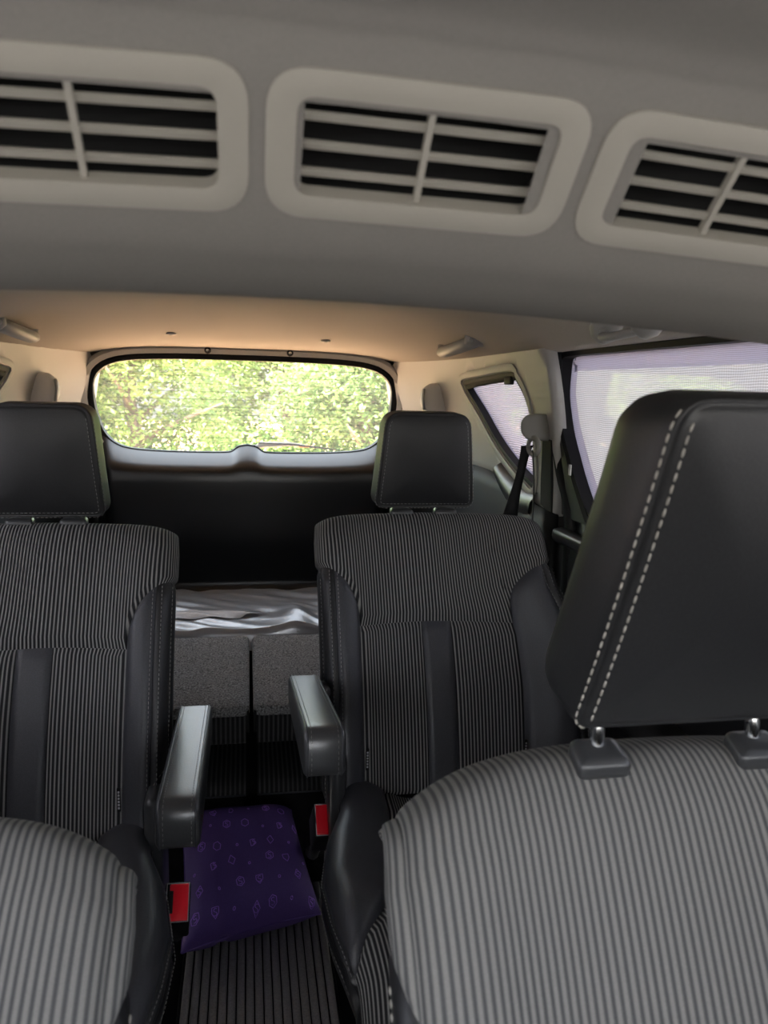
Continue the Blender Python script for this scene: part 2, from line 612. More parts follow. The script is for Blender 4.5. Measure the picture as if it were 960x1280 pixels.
def side(name_side, s):
    mp = lambda Y, z: (s * wall_x(Y, z), Y, z)
    wall = panel2d('wall_' + name_side,
                   [(1.705, 1.31), (2.93, 1.31), (2.93, .92), (2.2, .915), (2.05, .908), (1.95, .893), (1.82, .875), (1.75, .870), (1.69, .868), (1.695, 1.0), (1.70, 1.15), (1.705, 1.24)],
                   [QW], mp, 'trim_light', step=.045, thick=.028, off=1 if s > 0 else -1, kind='structure')
    # raised moulding that runs round the small window
    loop_i = QW
    loop_o = inset(QW, -.035)
    f3 = lambda Y, z, d: (s * (wall_x(Y, z) + d), Y, z)
    ring2d('trim_moulding', inset(QW, -.003), inset(QW, -.022), f3, -.004, .01, 'trim_light', wall, .003)
    ring2d('window_seal', inset(QW, .013), inset(QW, .0), f3, .002, .035, 'rubber', wall, .002)
    low = panel2d('dark_lower_trim',
                  [(2.93, .93), (2.2, .925), (2.05, .916), (1.95, .90), (1.82, .882), (1.75, .877), (1.69, .875), (1.66, .6), (1.65, 0.0), (2.93, 0.0)],
                  [], lambda Y, z: (s * (wall_x(Y, z) - .004 - .012 * smooth01((.9 - z) / .04)), Y, z), 'trim_dark', wall, step=.06, thick=.02,
                  off=1 if s > 0 else -1)
    # pale padded ledge under the window
    lp = [(1.80, .912), (1.9, .908), (2.05, .945), (2.2, 1.005), (2.3, 1.07)]
    rows = []
    for k in range(24):
        p = cr(lp, 4 * k / 23)
        for q, (dz, dx) in enumerate(((0.008, .012), (-.008, -.006), (-.03, -.018), (-.055, -.018), (-.075, -.004))):
            fade = 1 - smooth01((k - 8) / 10)
            rows.append((s * (wall_x(p[0], p[1]) + dx), p[0] + .02 * q * .4, p[1] + dz * (fade * .9 + .1)))
    mesh('window_ledge', rows[: 5 * 14], grid_faces(5, 14), 'bezel', wall)
    # slot that the seat belt slides in, and the bright edge of the pillar
    b = MB()
    sl = [(1.77, 1.05), (1.785, .95), (1.78, .885), (1.708, .866), (1.712, .95), (1.72, 1.045)]
    V = [(s * (wall_x(*p) - .0035), p[0], p[1]) for p in sl] + [(s * (wall_x(*p) + .004), p[0], p[1]) for p in sl]
    n = len(sl)
    b.add(V, [tuple(range(n)), tuple(range(2 * n - 1, n - 1, -1))] + [(i, (i + 1) % n, n + (i + 1) % n, n + i) for i in range(n)])
    b.out('belt_slot', 'cavity', wall, smooth=False)
    # tinted quarter glass
    g = panel2d('window_' + ('2' if s > 0 else '3'), inset(QW, -.012), [], lambda Y, z: (s * (wall_x(Y, z) + .034), Y, z), 'glass_side', None, step=.06, thick=0, kind='structure')
    return wall


wall_right = side('right', 1)
wall_left = side('left', -1)


def car_door(name, s, outline, hole, seal_r=.012):
    x = .735
    d = panel2d(name, outline, [hole], lambda Y, z: (s * (x - .018 * smooth01((.86 - z) / .03)), Y, z), 'door_dark', step=.07, thick=.045, off=1 if s > 0 else -1, kind='structure')
    f3 = lambda Y, z, dd: (s * (x + dd), Y, z)
    hl = round_poly(hole, .03, 3)
    ring2d('window_seal', inset(hl, .008), inset(hl, -.012), f3, -.012, .03, 'rubber', d, .004)
    panel2d('glass', inset(hl, -.006), [], lambda Y, z: (s * (x + .026), Y, z), 'glass_side', d, step=.2, thick=0)
    return d


rear_out = [(1.90, 1.27), (1.90, 1.1), (1.86, .98), (1.78, .86), (1.72, .6), (1.70, .05), (.71, .05), (.71, 1.27)]
front_out = [(.61, 1.27), (.62, .05), (-1.15, .05), (-1.15, .86), (-.95, .88), (-.35, 1.27)]
door_r = car_door('door_2', 1, rear_out, DW)
door_l = car_door('door_3', -1, rear_out, DW)
car_door('door_4', 1, front_out, FW)
car_door('door_5', -1, front_out, FW)
for s, nm in ((1, 'trim_1'), (-1, 'trim_2')):
    b = MB()
    b.box((s * .735, .665, .64), (.06, .13, 1.26), bevel=.02)
    b.out(nm, 'trim_dark', kind='structure')
# door seals seen between pillar and door (soft black roll), inner door handle area
for s, d in ((1, door_r), (-1, door_l)):
    pts = [(s * .722, 1.735, 1.262), (s * .720, 1.745, 1.22), (s * .722, 1.745, 1.10), (s * .728, 1.70, .98), (s * .728, 1.63, .87), (s * .725, 1.615, .60), (s * .725, 1.61, .2)]
    MB().tube([tuple(p) for p in crs(pts, 30)], .017, 10).out('door_seal', 'rubber', d)
    b = MB()   # inner cover of the door frame below the glass corner
    V = []
    for z, ya, yb in ((1.07, 1.715, 1.705), (1.0, 1.705, 1.655), (.94, 1.695, 1.60), (.875, 1.685, 1.50)):
        V += [(s * .728, ya, z), (s * .718, (ya + yb) / 2, z), (s * .726, yb, z)]
    b.add(V, grid_faces(3, 4))
    b.out('frame_cover', 'door_dark', d)
    MB().box((s * .705, 1.35, .835), (.035, .6, .035), bevel=.014, seg=3).out('sill_pad', 'bezel', d)
    MB().box((s * .690, 1.1, .58), (.07, .75, .05), bevel=.02, seg=3).out('door_armrest', 'trim_dark', d)
MB().box((.7155, 1.625, .985), (.003, .010, .024)).out('sticker', 'white', door_r, smooth=False, label='small white paper sticker')

panel2d('window_4', [(-.72, .80), (.72, .80), (.66, 1.36), (-.66, 1.36)], [], lambda x, z: (x, -1.12, z), 'glass_front', None, step=.4, thick=0, kind='structure')  # unseen windscreen, added with a grey tint to cut the light from the front
# bulkhead and dash in front of the seats (behind the camera): keeps ground light out
MB().box((0, -1.18, .42), (1.5, .06, .84), bevel=.01).out('wall_front', 'trim_dark', kind='structure')
MB().box((0, -.95, .72), (1.45, .45, .22), bevel=.06, seg=3).out('trim_3', 'trim_dark', kind='structure')

# ------------------------------------------------------------------ tailgate
TG = 2.90
tail = empty('door_1', (0, TG, 0), kind='structure')
hw_ = [(0, 1.250), (.20, 1.249), (.36, 1.244), (.455, 1.232), (.512, 1.205), (.540, 1.16), (.540, 1.09), (.528, 1.03), (.505, .975), (.470, .940), (.42, .921), (.32, .912), (.18, .909), (.075, .910), (.05, .918), (.032, .932), (.0, .938)]
half = crs(hw_, 44)
loop = [tuple(p) for p in half] + [(-p[0], p[1]) for p in half[-2:0:-1]]
tm = lambda x, z, d: (x, d, z)
ring2d('inner_seal', inset(loop, .004), inset(loop, -.018), tm, -.012, .03, 'rubber', tail, .004)
ring2d('window_frame', inset(loop, -.016), inset(loop, -.046), tm, -.030, .02, 'trim_light', tail, .012)
ol = inset(loop, -.046)
ring2d('outer_seal', ol, [(p[0] * 1.045, p[1] + .009 * (1 if p[1] > 1.1 else 0)) for p in ol], tm, -.025, .05, 'rubber', tail, .012)
gl = panel2d('window_1', inset(loop, -.008), [], lambda x, z: (x, TG + .012, z), 'glass_rear', None, step=.12, thick=0, kind='structure')
b = MB()
for k in range(10):
    z = 1.215 - k * .028
    w = .50 if z > 1.0 else .455
    w -= .02 * max(0, (1.0 - z) / .03)
    b.box((0, TG + .009, z), (2 * w, .001, .0011))
b.out('heating_line', 'line', gl, smooth=False, kind='stuff', label='thin dark heating lines across the rear glass')

# dark trim below the glass: ledge, rounded lip, panel
def zb(x):
    a = abs(x)
    for p, q in zip(half[22:], half[23:]):
        if q[0] <= a <= p[0]:
            k = (a - p[0]) / (q[0] - p[0] - 1e-9)
            return p[1] + k * (q[1] - p[1])
    return .975 + (a - .505) * 1.2
tp = [(-.004, .004), (-.05, -.012), (-.100, -.036), (-.126, -.052), (-.132, -.066), (-.133, -.10), (-.122, -.25), (-.085, -.36), (-.07, -.47), (-.068, -.50), (-.09, -.505), (-.085, -.54)]
def tail_fn(x, k):
    d, dz = tp[k]
    base = .912
    t = zb(x)
    w = max(0, 1 - k / 5.0)
    edge = smooth01((abs(x) - .47) / .06)
    return (x, d * (1 - .75 * edge), base + (t - base) * (w if abs(x) < .3 else max(w, 0)) + dz)
v_, f_ = surf(tail_fn, lin(-.53, .53, 107), range(len(tp)))
lt = mesh('lower_panel', v_, f_, 'tail_dark', tail)
b = MB()
b.box((0, -.085, .385), (1.06, .11, .03), bevel=.01)
b.out('sill_strip', 'tail_dark', tail)
b = MB()
b.box((-.015, -.125, .398), (.05, .03, .012), bevel=.004)
b.tube([(.0, -.14, .398), (.03, -.15, .402), (.06, -.14, .398)], .004, 8)
b.box((.08, -.125, .398), (.02, .02, .012), bevel=.003)
b.out('latch', 'chrome', tail, label='small metal latch at the load sill')
for px in (-.139, .153):
    b = MB()
    b.tube([(px, -.046, 1.277), (px, -.042, 1.277), (px, -.03, 1.277)], [.007, .012, .012], 14)
    b.out('screw_cover', 'rubber', tail)
    MB().tube([(px, -.049, 1.277), (px, -.044, 1.277)], .006, 10).out('screw', 'chrome', tail)
# thin open joint above the frame
b = MB()
b.tube([(-.20, -.026, 1.297), (-.1, -.028, 1.300), (.08, -.028, 1.300), (.22, -.026, 1.294)], [(.0012, .003), (.003, .004), (.003, .004), (.0012, .003)], 8)
b.out('joint_gap', 'rubber', tail)
# outer bodywork round the glass so that no light comes in beside it
def skin(x, k):
    return (x, (.04, .05, .05)[k], (.0, .6, .905)[k])
v_, f_ = surf(skin, lin(-.75, .75, 5), range(3))
mesh('outer_skin', v_, f_, 'carpaint', tail, smooth=False)
sk = [(-.78, .88), (.78, .88), (.78, 1.42), (-.78, 1.42)]
panel2d('outer_frame', sk, [inset(loop, -.03)], lambda x, z: (x, .045, z), 'carpaint', tail, step=.15, thick=.01)

# headliner clips
def clip(x, Y, i):
    z = roof_z(x, Y)
    o = MB().tube([(x, Y, z + .004), (x, Y, z - .004), (x, Y, z - .006)], [.016, .016, .010], 16).out('roof_clip', 'trim_light', ceiling)
    MB().tube([(x, Y, z - .0055), (x, Y, z - .0075)], [.007, .006], 12).out('clip_pin', 'grey_plastic', ceiling)
clip(-.24, 2.60, 0)
clip(.258, 2.62, 1)

# rear wiper, outside the glass
wip = empty('rear_wiper', (0.02, TG + .05, .932), 'thin rear wiper lying along the bottom edge of the rear window glass', 'wiper')
b = MB()
b.tube([(0, .0, -.02), (.03, .012, .004), (.14, .014, .008), (.20, .012, .002)], [(.014, .010), (.012, .008), (.008, .007), (.005, .005)], 8)
b.out('wiper_arm', 'grey_plastic', wip)
MB().tube([(.02, .004, .012), (.16, .004, .006), (.33, .004, -.012)], [.002, .004, .002], 8).out('wiper_blade', 'rubber', wip)
MB().box((.195, .010, .001), (.045, .012, .010), bevel=.004).out('blade_clip', 'amber', wip, label='orange clip of the wiper blade')

# ------------------------------------------------------------------ roof air duct
duct = empty('roof_air_duct', (0, .5, roof_c(.5)), 'pale cloth-covered air duct across the roof with louvred vents', 'air duct')
DP = [(.28, 1.372), (.36, 1.352), (.405, 1.345), (.425, 1.338), (.445, 1.3235), (.52, 1.2525), (.555, 1.232), (.59, 1.221), (.62, 1.219), (.65, 1.232), (.69, 1.29), (.74, 1.375)]
def duct_fn(x, t, d=0.0):
    p = cr(DP, t)
    e = abs(x) / .64
    k = 1 - smooth01((e - .88) / .12)
    Yc = .5
    zr = roof_z(x, p[0]) + .02
    z = p[1] - .096 * x * x
    return (x, p[0] + .02 * x * x - Yc, zr + (z - zr) * k - roof_c(.5))
v_, f_ = surf(duct_fn, lin(-.64, .64, 81), lin(0, 11, 89))
# the vent openings go right through the skin
va = np.array(v_)
body_faces = []
VC = [(-.095, 0), (.1065, 0), (.308, 0)]
for q in f_:
    c = np.mean([va[i] for i in q], axis=0)
    Yw, zw = c[1] + .5, c[2] + roof_c(.5) + .096 * c[0] ** 2
    hit = any(abs(c[0] - vx) < .074 for vx, _ in VC) and .459 < Yw < .506 and zw < 1.33
    if not hit:
        body_faces.append(q)
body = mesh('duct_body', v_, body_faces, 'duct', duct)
# vents: local a along x, b up the slope, depth along the face normal
SL = atan2(1.3235 - 1.2525, .075)
for vx, _ in VC:
    cY, cZ = .482, 1.2915 - .096 * vx * vx
    tx = -.19 * vx
    ax = Vector((1, 0, tx)).normalized()
    bx = Vector((0, -cos(SL), sin(SL)))
    nx = ax.cross(bx).normalized()            # points up/back into the duct or to the front
    if nx.y > 0:
        nx = -nx
    org = Vector((vx, cY - .5, cZ - roof_c(.5)))
    def vm(a, bb, d, org=org, ax=ax, bx=bx, nx=nx):
        return org + ax * a + bx * bb - nx * d
    outer = round_poly([(-.096, -.046), (.096, -.046), (.096, .046), (-.096, .046)], .026, 7)
    inner = round_poly([(-.0785, -.0305), (.0785, -.0305), (.0785, .0305), (-.0785, .0305)], .011, 7)
    fr = ring2d('vent_frame', inner, outer, vm, -.004, .008, 'vent', duct, .0015)
    # dark channel behind the louvres
    n = len(inner)
    lo = inset(inner, -.004)
    V = [vm(p[0], p[1], .006) for p in lo] + [vm(p[0], p[1], .030) for p in lo]
    mesh('channel', V, [(i, (i + 1) % n, n + (i + 1) % n, n + i) for i in range(n)] + [tuple(range(n, 2 * n))], 'cavity', fr, smooth=False)
    # louvre blades: a thin lip in front, a wider blade leaning back
    for bb in (.0140, -.0035, -.0210):
        s_ = MB()
        V = []
        for a in (-.0782, .0782):
            for (db, dd) in ((.0036, .003), (.0042, .0055), (-.0005, .0145), (-.0042, .016), (-.0046, .0135), (-.0012, .0045)):
                V.append(vm(a, bb + db, dd))
        s_.add(V, [(i, (i + 1) % 6, 6 + (i + 1) % 6, 6 + i) for i in range(6)] + [tuple(range(5, -1, -1)), tuple(range(6, 12))])
        s_.out('louvre_blade', 'vent', fr, smooth=False)
    s_ = MB()
    V = []
    for bb in (-.0305, .0305):
        for a, d in ((-.0019, .001), (.0019, .001), (.0015, .008), (-.0015, .008)):
            V.append(vm(a, bb, d))
    s_.add(V, [(i, (i + 1) % 4, 4 + (i + 1) % 4, 4 + i) for i in range(4)] + [(3, 2, 1, 0), (4, 5, 6, 7)])
    s_.out('louvre_divider', 'vent', fr, smooth=False)

# ------------------------------------------------------------------ grab handles
def handle(Ya, Yb, s, x, za, zb_, label, gr=1.0):
    h = empty('grab_handle', (s * x, (Ya + Yb) / 2, 0), label, 'handle', 'grab handles along the roof edges')
    ym = (Ya + Yb) / 2
    pts = []
    for k in range(17):
        t = k / 16
        y = Ya + (Yb - Ya) * t
        z = za + (zb_ - za) * t
        bow = sin(pi * t) ** .6
        pts.append((s * -.030 * bow + s * .012, y - ym, z - .012 * bow))
    MB().tube(pts, [(.018 * gr, .025 * gr)] * 17, 10).out('grip', 'grey_plastic', h)
    for y, z in ((Ya, za), (Yb, zb_)):
        c = MB()
        top = roof_z(s * x, y)
        c.tube([(s * .02, y - ym, top + .012), (s * .012, y - ym, (top + z) / 2), (s * .004, y - ym, z + .002), (s * .002, y - ym, z - .010), (s * .0, y - ym, z - .018)], [(.030, .024), (.029, .024), (.026, .022), (.020, .018), (.006, .006)], 14)
        c.out('mount', 'grey_plastic', h)
        MB().tube([(s * -.006, y - ym - .018, z), (s * -.008, y - ym - .022, z)], [.007, .006], 10).out('pivot_cap', 'trim_light', h)
    return h


handle(2.07, 2.37, 1, .60, 1.290, 1.278, 'pale grab handle on the roof above the right rear quarter window')
handle(2.07, 2.37, -1, .60, 1.292, 1.280, 'pale grab handle at the left edge of the roof, above the left quarter window')
handle(1.095, 1.235, 1, .585, 1.256, 1.256, 'pale grab handle above the right rear door, half hidden by the duct', .4)

# ------------------------------------------------------------------ belt anchors and belt
def d_anchor(s, label):
    a = empty('belt_anchor_cover', (s * .615, 2.62, 1.13), label, 'belt anchor', 'belt anchors on the rear pillars')
    wx = wall_x(2.62, 1.13)
    out = round_poly([(-.045, -.055), (.045, -.055), (.04, .05), (-.02, .055)], .03, 5)
    V, F = pillow_body(out, [(.012, -.030), (.003, -.020), (0, 0), (0, .03)], lambda p, q, d: (s * (wx - .615 + d * 1.5), p, q), dome=.012)
    mesh('cover', V, F, 'anchor', a)
    MB().tube([(s * (wx - .615 - .055), -.01, .03), (s * (wx - .615 - .06), -.018, 0), (s * (wx - .615 - .055), -.02, -.04)], [(.005, .008)] * 3, 8).out('belt_guide', 'grey_plastic', a)
d_anchor(1, 'pale belt anchor cover on right rear pillar behind the right second-row headrest')
d_anchor(-1, 'pale belt anchor cover on left rear pillar behind the left second-row headrest')

sb = empty('seat_belt', (.670, 1.742, 0), 'black seat belt hanging from a grey anchor on the right pillar', 'seat belt')
out = round_poly([(-.016, -.032), (.026, -.026), (.028, .026), (.004, .038)], .018, 5)
V, F = pillow_body(out, [(.010, -.028), (.003, -.02), (0, -.004), (0, .03)], lambda p, q, d: (d + .005, p, q + 1.072), dome=.006)
mesh('anchor_cover', V, F, 'grey_plastic', sb)
ringp = [(-.004 - .006 * cos(w), .020 * cos(w) - .014, 1.030 + .020 * sin(w)) for w in lin(0, 2 * pi, 25)]
MB().tube(ringp, [(.005, .006)] * 25, 8).out('guide_ring', 'grey_plastic', sb)
def ribbon(pts, wdir, w, t=.0012):
    V = []
    for p, d, ww in zip(pts, wdir, w):
        p, d = Vector(p), Vector(d).normalized()
        V += [p - d * ww / 2, p + d * ww / 2]
    return V, grid_faces(2, len(pts))
bp = [(-.010, .012, 1.030), (-.016, .012, 1.005), (-.022, .02, .955), (-.03, .03, .90), (-.036, .04, .84), (-.036, .05, .75), (-.030, .055, .62)]
bp = [tuple(p) for p in crs(bp, 28)]
wd = [(1, -.35 + .3 * k / 27, .1) for k in range(28)]
ww = [.030 - .014 * sin(pi * min(1, k / 18)) + .016 * (k / 27) for k in range(28)]
V, F = ribbon(bp, wd, ww)
solidify(mesh('webbing', V, F, 'belt', sb), .0014)
bp2 = [(-.004, -.005, 1.02), (.004, -.005, .95), (.006, -.005, .88), (.006, -.005, .84)]
V, F = ribbon([tuple(p) for p in crs(bp2, 14)], [(.3, 1, 0)] * 14, [.036] * 14)
solidify(mesh('webbing', V, F, 'belt', sb), .0014)

# ------------------------------------------------------------------ sun shades
def shade(loop2, fmap, label, mat, edge_w=.02):
    Yc = sum(p[0] for p in loop2) / len(loop2)
    zc = min(p[1] for p in loop2)
    o0 = Vector(fmap(Yc, zc, 0))
    sh = empty('sun_shade', o0, label, 'sun shade', 'mesh sun shades on the side windows')
    f2 = lambda a, c: tuple(Vector(fmap(a, c, 0)) - o0)
    f3 = lambda a, c, d: tuple(Vector(fmap(a, c, d)) - o0)
    panel2d('net', inset(loop2, edge_w * .8), [], f2, mat, sh, step=.06, thick=0)
    n = len(loop2)
    li = inset(loop2, edge_w)
    V = [f3(p[0], p[1], -.0012) for p in loop2] + [f3(p[0], p[1], -.0012) for p in li]
    mesh('hem', V, [(i, (i + 1) % n, n + (i + 1) % n, n + i) for i in range(n)], 'shade_edge', sh, label='lavender hem')
    return sh


DWr = round_poly(DW, .03, 3)
shade(inset(DWr, .006), lambda Y, z, d: (.752 + d, Y, z), 'large pale lavender net sun shade filling the right rear door window', 'shade', .035)
s2 = shade(inset(QW, .008), lambda Y, z, d: (wall_x(Y, z) + .026 + d, Y, z), 'small pink-white net sun shade in the right rear quarter window', 'shade_q', .012)
s3 = shade(inset(QW, .008), lambda Y, z, d: (-wall_x(Y, z) - .026 - d, Y, z), 'net sun shade in the left rear quarter window, at the left picture edge', 'shade_q', .012)
shade(inset(DWr, .006), lambda Y, z, d: (-.752 - d, Y, z), 'net sun shade on the left rear door window', 'shade', .035)
# black bar and clip that hold the small right shade
for s, sh in ((1, s2), (-1, s3)):
    o0 = sh.location
    b = MB()
    pts = [(s * (wall_x(y, z) + .008), y, z) for y, z in ((2.40, 1.172), (2.3, 1.182), (2.15, 1.190), (2.0, 1.196), (1.945, 1.198))]
    b.tube([Vector(p) - o0 for p in pts], [(.012, .006)] * 5, 8)
    b.out('rail', 'cavity', sh)
    MB().box(Vector((s * wall_x(1.99, 1.18), 1.99, 1.186)) - o0, (.014, .05, .022), bevel=.004).out('clip', 'rubber', sh)

# ------------------------------------------------------------------ seats
FX = [0, .2, .42, .60, .76, .90, .985, .985, .90]
FY = [0, 0, -.004, -.020, -.042, -.046, -.016, .035, .090]
PY = [.004, -.012, -.020, -.018, -.010, .000, .012, .036, .076, .110]
PZ = [.000, .100, .200, .300, .400, .480, .535, .572, .583, .578]


class Surf:
    """a padded seat surface: u across (-8..8), v along (0..9); s = +1 inner side at -x"""
    def __init__(s, win, wout, bol, T, fy=FY, py=PY, pz=PZ, drop=.018, corner=.028, c0=5.0, ce=9):
        s.win, s.wout, s.bol, s.T, s.fy, s.py, s.pz, s.drop, s.corner, s.c0, s.ce = win, wout, bol, T, fy, py, pz, drop, corner, c0, ce
        s.pf = list(zip(FX, fy)); s.pp = list(zip(py, pz))
    def w(s, u, v):
        return float(np.interp(v, range(len(s.win)), s.win if u < 0 else s.wout))
    def raw(s, u, v):
        fx, fy = cr(s.pf, abs(u))
        y, z = cr(s.pp, v)
        W = s.w(u, v)
        b = float(np.interp(v, range(len(s.bol)), s.bol))
        yy = fy * b if fy < 0 else fy
        k = smooth01((v - s.c0 + 1.5) / 3.0)
        fe = 1.0 if abs(u) > 6.3 else fx
        z -= k * (s.drop * fe * fe + s.corner * max(0, fe) ** s.ce + .03 * smooth01((abs(u) - 6.6) / 1.4))
        if v > s.c0:
            yy = fy * b if fy < 0 else fy * (1 - .35 * smooth01((v - s.c0) / 3))
        return np.array((math.copysign(fx, u) * W, y + yy, z))
    def p(s, u, v, h=0.0):
        q = s.raw(u, v)
        if h:
            e = .05
            du = s.raw(min(u + e, 8), v) - s.raw(max(u - e, -8), v)
            dv = s.raw(u, min(v + e, 9)) - s.raw(u, max(v - e, 0))
            n = np.cross(du, dv)
            l = np.linalg.norm(n)
            if l > 1e-9:
                q = q + n / l * h
        return s.T(q)
    def u_at(s, x, v=3.0):
        us = np.linspace(0, 6, 121)
        W = s.w(-1 if x < 0 else 1, v)
        f = [cr(s.pf, t)[0] * W for t in us]
        return math.copysign(float(np.interp(abs(x), f, us)), x)
    def arc(s, us, v=3.0):
        pts = [s.raw(u, v) for u in us]
        a = [0.0]
        for p, q in zip(pts, pts[1:]):
            a.append(a[-1] + float(np.linalg.norm(q - p)))
        k = min(range(len(us)), key=lambda i: abs(us[i]))
        return [x - a[k] for x in a]


def spad(S, name, us, vlo, vhi, nv, mat, parent, puff=.004, seam=.012, flip=False, lay=None, arcv=3.0, label=None, edges=(1, 1, 1, 1), dip=.003):
    """one sewn panel: sunk along its seams, padded inside"""
    nu = len(us)
    V, UV = [], []
    ar = S.arc(us, arcv)
    for j in range(nv):
        t = j / (nv - 1)
        for i, u in enumerate(us):
            lo = vlo(u) if callable(vlo) else vlo
            hi = vhi(u) if callable(vhi) else vhi
            v = lo + (hi - lo) * t
            dm = 1.0
            du = []
            if edges[0]: du.append(ar[i] - ar[0])
            if edges[1]: du.append(ar[-1] - ar[i])
            lv = (hi - lo) * .064
            if edges[2]: du.append(t * lv)
            if edges[3]: du.append((1 - t) * lv)
            d = min(du) if du else 1
            k = min(1, d / seam)
            h = -dip + (puff + dip) * (1 - (1 - k) ** 2)
            V.append(S.p(u, v, h))
            UV.append((ar[i], cr(S.pp, v)[1]))
    F = grid_faces(nu, nv)
    if flip:
        F = [tuple(reversed(q)) for q in F]
    return mesh(name, V, F, mat, parent, uv=UV, label=label)


def shell(S, name, mat, parent, vs, depth, flip=False):
    """closed body under the panels"""
    us = lin(-8, 8, 41)
    n = len(us)
    V, F = [], []
    for v in vs:
        for u in us:
            V.append(S.p(u, v, -.004))
    F = grid_faces(n, len(vs))
    for j in range(len(vs) - 1):
        F.append((j * n + n - 1, j * n, (j + 1) * n, (j + 1) * n + n - 1))
    F.append(tuple(range(n - 1, -1, -1)))
    F.append(tuple((len(vs) - 1) * n + i for i in range(n)))
    return mesh(name, V, F, mat, parent, angle=50)


def rot_frame(hy, hz, r, s):
    return lambda q: (q[0] * s, hy + q[1] * cos(r) + q[2] * sin(r), hz + q[2] * cos(r) - q[1] * sin(r))


def seat(name, label, group, x0, y0, s, recl, hz, win, wout, wh, cloth, head, front=False, arm=None, buckle=None, cush=True):
    root = empty(name, (x0, y0, 0), label, 'seat', group)
    T = rot_frame(0, hz, recl, s)
    bol = [1, 1, 1, 1, .95, .75, .5, .3, .2, .2] if not front else [1, 1, .9, .8, .6, .45, .35, .3, .2, .2]
    S = Surf([win] * 7 + [win * .985, win * .97, win * .96], wout, bol, T, drop=.014 if not front else .02, corner=.013 if not front else .045, c0=5.0, ce=9 if not front else 5)
    shell(S, 'backrest', 'leather', root, lin(0, 9, 28), .1)
    uL, uR = S.u_at(-.166), S.u_at(.160)
    vS, vT = (3.3, 1.45) if not front else (1.2, 1.2)
    def vlow(u):
        x = S.raw(u, 3.0)[0] if abs(u) < 6.3 else math.copysign(S.w(u, 3), u)
        if uL <= u <= uR:
            return vS + .10 * cos((u - (uL + uR) / 2) / (uR - uL) * pi) - .05
        ub = uL if u < 0 else uR
        t = min(1, (abs(u) - abs(ub)) / (6.2 - abs(ub)))
        return vS - .05 + vT * sqrt(max(0, 1 - (1 - t) ** 2)) + (.15 * max(0, abs(u) - 6.2))
    if not front:
        upu = sorted(set([uL, uR] + lin(-7.8, -6.1, 14) + lin(-6.1, uL - .001, 30) + lin(uL, uR, 30) + lin(uR + .001, 6.1, 30) + lin(6.1, 7.8, 14)))
        spad(S, 'upper_panel', upu, vlow, 8.8, 30, cloth, root, puff=.005, flip=s < 0, edges=(0, 0, 1, 0))
        cl, crr = S.u_at(-.035), S.u_at(.026)
        spad(S, 'lower_panel', lin(uL, cl, 16), 0, vlow, 26, cloth, root, flip=s < 0)
        spad(S, 'centre_strip', lin(cl, crr, 12), 0, vlow, 26, 'leather_grey', root, puff=.004, seam=.008, flip=s < 0, label='smooth grey leather strip')
        spad(S, 'lower_panel', lin(crr, uR, 16), 0, vlow, 26, cloth, root, flip=s < 0)
        for sg, ub in ((-1, uL), (1, uR)):
            us = lin(-4.85, ub, 18) if sg < 0 else lin(ub, 4.85, 18)
            spad(S, 'bolster', us, 0, vlow, 30, 'leather_grey', root, puff=.006, seam=.02, flip=s < 0)
            us = lin(-7.9, -5.95, 8) if sg < 0 else lin(5.95, 7.9, 8)
            spad(S, 'side_panel', us, 0, vlow, 20, 'leather', root, puff=.002, seam=.008, flip=s < 0)
            us = lin(-5.95, -4.85, 7) if sg < 0 else lin(4.85, 5.95, 7)
            spad(S, 'piping', us, 0, vlow, 20, 'leather', root, puff=.004, seam=.006, flip=s < 0)
            mb = MB()
            for uu in (-4.68, -5.10, -5.75) if sg < 0 else (4.68, 5.10, 5.75):
                stitches(mb, [S.p(uu, v, .0056) for v in lin(.1, vlow(uu) - .08, 50)], .005, .003, .0006)
            mb.out('stitching', 'thread_dim', root, kind='stuff')
        mb = MB()      # curved double seam round the armrest pivot on the inner side
        for off in (0, .32):
            arc_ = [(-5.75, 1.25), (-5.05 - off, 1.0), (-4.72 - off, .65), (-4.8 - off, .3), (-5.3, .05)]
            stitches(mb, [S.p(q[0], q[1], .0065) for q in crs(arc_, 24)], .005, .003, .0007)
        mb.out('stitching', 'thread_dim', root, kind='stuff')
        # small fabric tag in the seam of each bolster
        for ub in (uL, uR):
            c = S.p(ub, .75, .004)
            mb = MB().box(c, (.006, .004, .042))
            tg = mb.out('fabric_tag', 'rubber', root, smooth=False)
            mb = MB()
            for k in range(6):
                mb.box((c[0], c[1] - .003, c[2] - .014 + k * .0058), (.003, .001, .0035))
            mb.out('tag_print', 'dust', tg, smooth=False, kind='stuff')
    else:
        sd_ = 5.55
        lw0 = lambda u: 4.0 * max(0, (abs(u) - 4.0) / 1.55) ** .6
        spad(S, 'main_panel', lin(-sd_, sd_, 90), lw0, 8.8, 60, cloth, root, puff=.0025, seam=.014, flip=s < 0, edges=(1, 1, 0, 0), dip=.0012)
        for sg in (-1, 1):
            us = lin(-7.9, -sd_, 18) if sg < 0 else lin(sd_, 7.9, 18)
            # side of the cushion: cloth above, leather below
            lw = lambda u: lw0(u) if abs(u) < sd_ else 4.0 + .5 * (abs(u) - sd_)
            uz = lin(-7.9, -4.02, 26) if sg < 0 else lin(4.02, 7.9, 26)
            spad(S, 'side_panel', us, lw, 8.8, 34, cloth, root, puff=.0025, seam=.014, flip=s < 0, edges=(sg > 0, sg < 0, 1, 0), arcv=4.5, dip=.0012)
            spad(S, 'lower_side', uz, 0, lw, 20, 'leather', root, puff=.004, seam=.012, flip=s < 0)
            mb = MB()
            stitches(mb, [S.p(sg * 6.6, v, .005) for v in lin(0.2, 4.4, 50)], .006, .003, .0009)
            mb.out('stitching', 'thread', root, kind='stuff')
